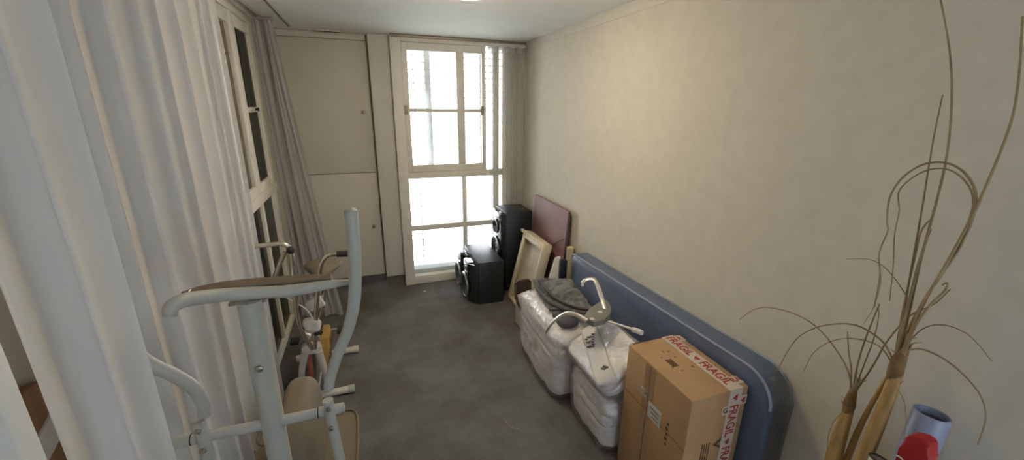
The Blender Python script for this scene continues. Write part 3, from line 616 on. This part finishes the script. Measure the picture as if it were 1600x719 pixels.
lathe('hook', [(0, 0), (.006, 0), (.011, .012), (.006, .02), (0, .02)], M['wplas'], cs, 12, onz(910, 443, .735), (0, -.3, -1))
tube('tube_end', [onz(952, 503, .68), onz(972, 509, .71), onz(990, 515, .735)], .006, M['wplas'], cs, 10)
tube('plug', [onz(989, 515, .735), onz(1003, 520, .745)], .013, M['wplas'], cs, 12)

# ================================================================== carton
bx = empty('cardboard_box', (1.27, 1.23, 0)); tag(bx, 'tall brown cardboard carton taped with red and white fragile tape', 'box')
ax, ay, bx1, by1, bh = 1.124, 1.02, 1.418, 1.443, .70
body = box('carton', (ax, ay, .0), (bx1, by1, bh), M['card'], bx, .006)
box('seam', (ax-.0012, 1.265, .003), (ax, 1.272, .40), M['card2'], body, 0); box('seam', (ax-.0012, 1.265, .40), (ax, 1.269, bh-.006), M['card2'], body, 0)
box('clear_tape', (ax-.0008, 1.235, .02), (ax-.0003, 1.305, bh-.01), M['cleartape'], bx, 0)
bm = bmesh.new(); addbox(bm, (ax-.0014, 1.06, .455), (ax-.0006, 1.44, .458), 0); addbox(bm, (ax-.0014, 1.02, .452), (ax-.0006, 1.06, .455), 0); done('crease', bm, M['card2'], body)
st = box('sticker', (ax-.002, 1.17, .44), (ax-.0009, 1.255, .52), M['sticker'], bx, 0)
for q in range(3): box('print_line', (ax-.0025, 1.18, .455+q*.02), (ax-.002, 1.225+.01*q, .459+q*.02), M['ink'], st, 0)
lump('tape_tab', (ax-.004, 1.30, .54), (.004, .03, .02), M['film'], bx, 3, .003, 60, 2, lvl=3)
for q in range(5): box('print_mark', (ax-.0016, 1.12, .39+q*.026), (ax-.0008, 1.13+.006*(q % 2), .404+q*.026), M['bink'], body, 0)
# print on the top
tz = bh+.0006
for a, b in (((1.205, 1.225), (1.237, 1.28)),): box('print_mark', (a[0], a[1], bh), (b[0], b[1], tz), M['bink'], body, 0)
for x, y, sx_, sy in ((1.262, 1.33, .012, .004), (1.24, 1.33, .004, .02), (1.20, 1.30, .01, .004), (1.285, 1.20, .012, .004), (1.29, 1.195, .004, .016), (1.22, 1.19, .012, .004), (1.20, 1.22, .004, .01), (1.265, 1.28, .004, .012)):
    box('print_mark', (x, y, bh), (x+sx_, y+sy, tz), M['bink'], body, 0)
box('print_mark', (1.145, 1.435, bh), (1.185, 1.4435, bh+.001), M['bink'], body, 0)
# tapes
TX0, TX1 = 1.318, 1.385
box('fragile_tape', (TX0, ay-.001, bh), (TX1, by1+.001, bh+.0012), M['tape'], bx, 0)
ft = box('fragile_tape', (TX0, ay-.0012, .05), (TX1, ay, bh+.0012), M['tape'], bx, 0)
box('fragile_tape', (TX1-.01, 1.385, bh), (bx1+.001, 1.43, bh+.001), M['tape'], bx, 0)
box('fragile_tape', (TX1-.01, 1.045, bh), (bx1+.001, 1.09, bh+.001), M['tape'], bx, 0)
box('fragile_tape', (bx1, 1.045, .6), (bx1+.0012, 1.09, bh+.001), M['tape'], bx, 0)
box('fragile_tape', (TX0-.025, ay-.001, .585), (TX0+.01, ay, .625), M['tape'], bx, 0); box('fragile_tape', (TX1-.005, ay-.001, .615), (bx1, ay, .66), M['tape'], bx, 0)
xm = (TX0+TX1)/2
text('lettering', 'FRAGIL', M['rink'], bx, (xm, 1.435, bh+.0012), (0, -1, 0), (1, 0, 0),.064, sx=.78)
text('lettering', 'FRAGIL', M['rink'], bx, (xm, 1.215, bh+.0012), (0, -1, 0), (1, 0, 0),.064, sx=.78)
text('lettering', 'FRAGIL', M['rink'], bx, (xm, ay-.0012, bh-.075), (0, 0, -1), (1, 0, 0),.064, sx=.78)
text('lettering', 'FRAGIL', M['rink'], bx, (xm, ay-.0012, bh-.29), (0, 0, -1), (1, 0, 0),.064, sx=.78)
text('lettering', 'R', M['rink'], bx, (1.385, 1.407, bh+.001), (1, 0, 0), (0, 1, 0), .04); text('lettering', 'RA', M['rink'], bx, (1.372, 1.067, bh+.001), (1, 0, 0), (0, 1, 0), .038)
text('lettering', 'G', M['bink'], bx, (TX0-.022, ay-.001, .605), (1, 0, 0), (0, 0, 1), .036)
def glass_mark(c_, d, u):
    c_, d, u = Vector(c_), Vector(d), Vector(u); n2 = d.cross(u)
    poly = [c_+d*a+u*b for a, b in ((-.014, .012), (.014, .012), (.012, 0), (.003, -.006), (.003, -.012), (-.003, -.012), (-.003, -.006), (-.012, 0))]
    prism('glass_symbol', poly, M['rink'], bx, 0, n2*.0006)
glass_mark((xm, 1.245, bh+.0013), (0, -1, 0), (1, 0, 0)); glass_mark((xm, ay-.0013, bh-.04), (0, 0, -1), (1, 0, 0)); glass_mark((xm, ay-.0013, bh-.265), (0, 0, -1), (1, 0, 0)); glass_mark((1.398, ay-.0011, .637), (0, 0, -1), (1, 0, 0))
prism('printed_arrow', [(1.275, ay-.0004, .44), (1.32, ay-.0004, .47), (1.32, ay-.0004, .455), (1.295, ay-.0004, .437), (1.32, ay-.0004, .425), (1.32, ay-.0004, .41)], M['bink'], bx, 0, (0, -.0006, 0))
for q in range(4): box('print_line', (1.215+q*.012, ay-.001, .33), (1.221+q*.012, ay-.0002, .46), M['bink'], bx, 0)

# ================================================================== small things between drawer and mattress
p = onx(890, 402, 1.50)
tag(lathe('paper_roll', [(0, .002), (.027, .002), (.03, .01), (.03, .70), (.026, .702), (.022, .69), (0, .66)], M['cream'], None, 20, (1.515, 2.815, 0)), 'cream cardboard tube standing behind the far end of the mattress', 'tube')
sb = empty('seat_basket', (1.15, 2.85, 0)); tag(sb, 'small white basket with a dark brown back panel beside the drawer', 'basket')
p0 = onz(822, 452, .30)
bxx, byy = 1.17, 2.86
bm = bmesh.new(); addbox(bm, (bxx-.07, byy-.07, .003), (bxx+.10, byy+.12, .27), .012); done('body', bm, M['wplas'], sb)
prism('back_panel', [(bxx-.075, byy+.1, .22), (bxx+.07, byy+.1, .22), (bxx+.07, byy+.1, .37), (bxx+.045, byy+.1, .395), (bxx-.05, byy+.1, .395), (bxx-.075, byy+.1, .37)], M['choc'], sb, .006, (0, .025, 0))
lump('cushion', (bxx+.01, byy+.01, .275), (.075, .075, .03), M['wplas'], sb, 3, .008, 14, 6, lvl=4)
tube('handle', [(bxx-.075, byy+.09, .36), (bxx-.095, byy+.03, .30), (bxx-.09, byy-.02, .24), (bxx-.07, byy-.04, .2)], .011, M['choc'], sb, 8, 4)
wp = empty('folded_stand', (1.33, 2.76, 0)); tag(wp, 'slanted white plastic stand with a navy cap beside the mattress end', 'stand')
q0, q1 = Vector((1.31, 2.74, .003)), onx(871, 402, 1.40)
prism('panel', [q0+Vector((-.04, 0, 0)), q0+Vector((.05, 0, 0)), onx(877, 420, 1.40), onx(876, 401, 1.40), onx(868, 404, 1.385), onx(857, 440, 1.34)], M['wplas'], wp, .003, (.0, .02, 0))
a_, b_2 = onx(870, 424, 1.375), onx(886, 410, 1.40)
box('cap', (1.375, 2.69, a_.z-.06), (1.43, 2.735, b_2.z-.005), M['navy'], wp, .006)

# ================================================================== dry plant
pl_ = empty('dried_plant', (1.42, .66, 0)); tag(pl_, 'dried ornamental grass with golden culms and arching bare stems against the wall', 'plant')
XPc = 1.44
def path(pxs, Xa, Xb=None):
    n = len(pxs); return [onx(x, y, Xa+((Xb if Xb is not None else Xa)-Xa)*i/max(1, n-1)) for i, (x, y) in enumerate(pxs)]
c1 = path([(1330, 770), (1350, 716), (1376, 650), (1396, 598), (1403, 575)], 1.43, 1.45)
c1 = [Vector((1.42, c1[0].y+.02, .004))] + c1
cu1 = tube('culm', c1, [.024, .022, .021, .019, .017, .014], M['straw'], pl_, 14, 5)
c2_ = path([(1292, 770), (1303, 715), (1316, 668), (1326, 640)], 1.43, 1.45); c2_ = [Vector((1.41, c2_[0].y+.03, .004))] + c2_
cu2 = tube('culm', c2_, [.027, .026, .024, .02, .015], M['straw'], pl_, 14, 5)
c3_ = path([(1306, 770), (1324, 716), (1346, 662), (1374, 610), (1400, 568)], 1.46, 1.465); c3_ = [Vector((1.45, c3_[0].y+.03, .004))] + c3_
cu3 = tube('culm', c3_, [.013, .012, .010, .008, .006, .004], M['straw'], pl_, 10, 5)
def husk(o, pts, r, X):
    h = tube('husk', path(pts, X), r, M['husk'], o, 10, 4)
    for q in range(14):
        i = random.randrange(len(pts)); a = Vector(path([pts[i]], X)[0]); d = Vector((random.uniform(-.02, .01), random.uniform(-.03, .03), random.uniform(.02, .05)))
        tube('fibre', [a, a+d*.5+Vector((0, random.uniform(-.006, .006), .004)), a+d], [.002, .0008], M['stem'], h, 5)
husk(cu1, [(1393, 602), (1398, 585), (1404, 565), (1412, 550), (1420, 540)], [.014, .019, .018, .012, .006], 1.447)
husk(cu2, [(1322, 650), (1327, 632), (1332, 615), (1338, 600)], [.012, .018, .012, .004], 1.447)
stems = [  # pixel paths, start radius, distance of the wall-side plane at start and end
 ([(1400, 560), (1410, 500), (1424, 420), (1440, 330), (1458, 220), (1473, 148)], .0032, 1.45, 1.47),
 ([(1404, 560), (1420, 490), (1440, 400), (1462, 320), (1480, 240), (1487, 160), (1484, 80), (1470, 0), (1466, -25)], .0036, 1.45, 1.47),
 ([(1408, 558), (1440, 480), (1480, 410), (1518, 340), (1550, 270), (1580, 190), (1592, 120), (1598, 25)], .0042, 1.44, 1.45),
 ([(1406, 555), (1450, 460), (1495, 395), (1520, 340), (1524, 300), (1505, 268), (1475, 254), (1440, 258), (1408, 280), (1390, 310), (1386, 345), (1387, 362), (1374, 395), (1375, 430), (1366, 480)], .0036, 1.45, 1.43),
 ([(1402, 555), (1445, 470), (1492, 395), (1515, 345), (1520, 305), (1500, 275), (1470, 263), (1435, 272), (1405, 298), (1405, 330), (1398, 365), (1396, 410), (1390, 470)], .0028, 1.46, 1.45),
 ([(1398, 560), (1412, 480), (1430, 400), (1440, 360), (1456, 340), (1457, 328)], .003, 1.46, 1.48),
 ([(1399, 560), (1418, 480), (1436, 410), (1448, 375), (1455, 358)], .0042, 1.44, 1.45),
 ([(1410, 560), (1430, 510), (1455, 475), (1476, 455), (1480, 442), (1472, 446)], .0038, 1.44, 1.44),
 ([(1396, 565), (1380, 535), (1345, 511), (1310, 506), (1270, 514), (1240, 535), (1213, 582)], .0030, 1.44, 1.42),
 ([(1394, 568), (1372, 540), (1330, 529), (1295, 535), (1270, 553), (1256, 580)], .0020, 1.46, 1.46),
 ([(1328, 625), (1328, 590), (1312, 555), (1280, 515), (1245, 492), (1205, 481), (1178, 484), (1155, 500)], .0028, 1.44, 1.43),
 ([(1328, 620), (1330, 580), (1326, 550), (1324, 518)], .0028, 1.45, 1.46),
 ([(1330, 622), (1340, 570), (1352, 530), (1372, 480), (1373, 478)], .003, 1.45, 1.47),
 ([(1333, 615), (1350, 570), (1365, 530), (1372, 500), (1373, 482)], .0022, 1.46, 1.47),
 ([(1333, 618), (1365, 570), (1385, 535), (1420, 495), (1460, 475), (1485, 452)], .0028, 1.46, 1.46),
 ([(1330, 612), (1338, 600), (1341, 598)], .006, 1.44, 1.44),
 ([(1410, 552), (1435, 545), (1470, 558), (1505, 585), (1533, 620), (1540, 655), (1528, 695)], .0028, 1.43, 1.42),
 ([(1412, 545), (1440, 515), (1475, 508), (1515, 525), (1550, 565)], .0020, 1.45, 1.46),
 ([(1395, 600), (1410, 620), (1416, 650), (1412, 690)], .0020, 1.42, 1.41),
 ([(1322, 640), (1302, 660), (1293, 690), (1296, 725)], .0016, 1.42, 1.42),
 ([(1425, 480), (1405, 445), (1380, 416), (1355, 405), (1322, 405)], .0018, 1.46, 1.47),
 ([(1372, 404), (1376, 440), (1365, 480), (1350, 505)], .0014, 1.47, 1.47),
 ([(1416, 520), (1450, 460), (1490, 400), (1512, 350), (1520, 325)], .0042, 1.445, 1.45)]
for pxs, r, xa, xb in stems:
    tube('stem', path(pxs, xa, xb), [r*1.0, r*.8, r*.5], M['stem'], pl_, 7, 5)

# ================================================================== things at the lower right corner
br = empty('rolled_mat', (1.44, .5, 0)); tag(br, 'lavender blue rolled mat standing upright at the lower right corner', 'mat')
tc_ = (onx(1431, 631, 1.47)+onx(1484, 661, 1.47))/2
bc_ = Vector((tc_.x-.10, tc_.y-.02, .012)); axv = (tc_-bc_).normalized(); hh = (tc_-bc_).length
lathe('roll', [(.040, 0), (.042, .004), (.042, hh-.003), (.040, hh), (.037, hh), (.036, hh-.004), (.036, hh-.25)], M['roll'], br, 36, bc_, axv)
lathe('core', [(.0, hh-.2), (.0355, hh-.2), (.0355, hh-.02)], M['rollin'], br, 36, bc_, axv)
rd = empty('red_bag', (1.30, .47, 0)); tag(rd, 'bright red upright bag with rounded top in front of the blue mat', 'bag')
rp = [onx(x, y, 1.28) for x, y in ((1400, 715), (1404, 700), (1412, 684), (1420, 680), (1436, 684), (1448, 691), (1452, 700), (1450, 719))]
cen = sum(rp, Vector())/len(rp)
rp = [Vector((cen.x-.0, rp[0].y+.03, .004))] + rp + [Vector((cen.x, rp[-1].y+.0, .004))]
prism('pouch', rp, M['redp'], rd, .008, (.045, 0, 0))
tube('seam', [onx(1401, 712, 1.279), onx(1408, 716, 1.279), onx(1414, 724, 1.279)], .0022, M['strap'], rd, 6, 3)
pb_ = empty('paper_bag', (1.37, .55, 0)); tag(pb_, 'white paper bag with a dark rim left of the red bag', 'bag')
pc = onx(1375, 722, 1.30)
bm = bmesh.new(); ring_ = []
for z_, r_ in ((.004, .026), (pc.z*.5, .026), (pc.z+.006, .026)): ring_.append([bm.verts.new((pc.x+r_*.6*math.cos(a), pc.y+r_*math.sin(a), z_)) for a in [2*math.pi*q/20 for q in range(20)]])
for a, b in zip(ring_, ring_[1:]):
    for q in range(20): bm.faces.new((a[q], a[(q+1) % 20], b[(q+1) % 20], b[q]))
bm.faces.new(ring_[0]); done('body', bm, M['paper'], pb_)
bm = bmesh.new(); addtube(bm, [Vector((pc.x+.0156*math.cos(a), pc.y+.026*math.sin(a), pc.z+.006)) for a in [2*math.pi*q/20 for q in range(20)]], .003, 6, closed=True); done('rim', bm, M['choc'], pb_)
cp = empty('plastic_bundle', (1.49, .43, 0)); tag(cp, 'crumpled clear plastic bundle at the bottom right beside the blue mat', 'bundle')
pc = onx(1508, 722, 1.50)
lump('wrap', (1.51, pc.y-.02, pc.z/2+.01), (.038, .045, pc.z/2+.008), M['film'], cp, 3, .012, 18, 8, lvl=5)
lump('contents', (1.51, pc.y-.02, pc.z/2-.02), (.025, .033, pc.z/2-.025), M['kick'], cp, 3, .01, 14, 3, lvl=4)

# ================================================================== bits on the carpet
tag(tube('bent_wire', [onz(788, 655, .004), onz(795, 664, .004), onz(804, 670, .004), onz(812, 671, .004)], .0022, M['stem'], None, 6, 4), 'thin bent straw lying on the middle of the carpet', 'straw')
for n_i, (x, y, r, mm, lab) in enumerate(((652, 462, .012, 'kick', 'small dark crumb on the carpet before the window'), (664, 456, .012, 'wplas', 'small pale scrap of fluff on the carpet before the window'), (553, 547, .014, 'wplas', 'small white scrap on the carpet beside the bike foot'))):
    p = onz(x, y, 0); tag(lump('floor_scrap', (p.x, p.y, .004), (r, r*.8, .004), M[mm], None, 2.3, .004, 60, n_i, lvl=3), lab, 'scrap')
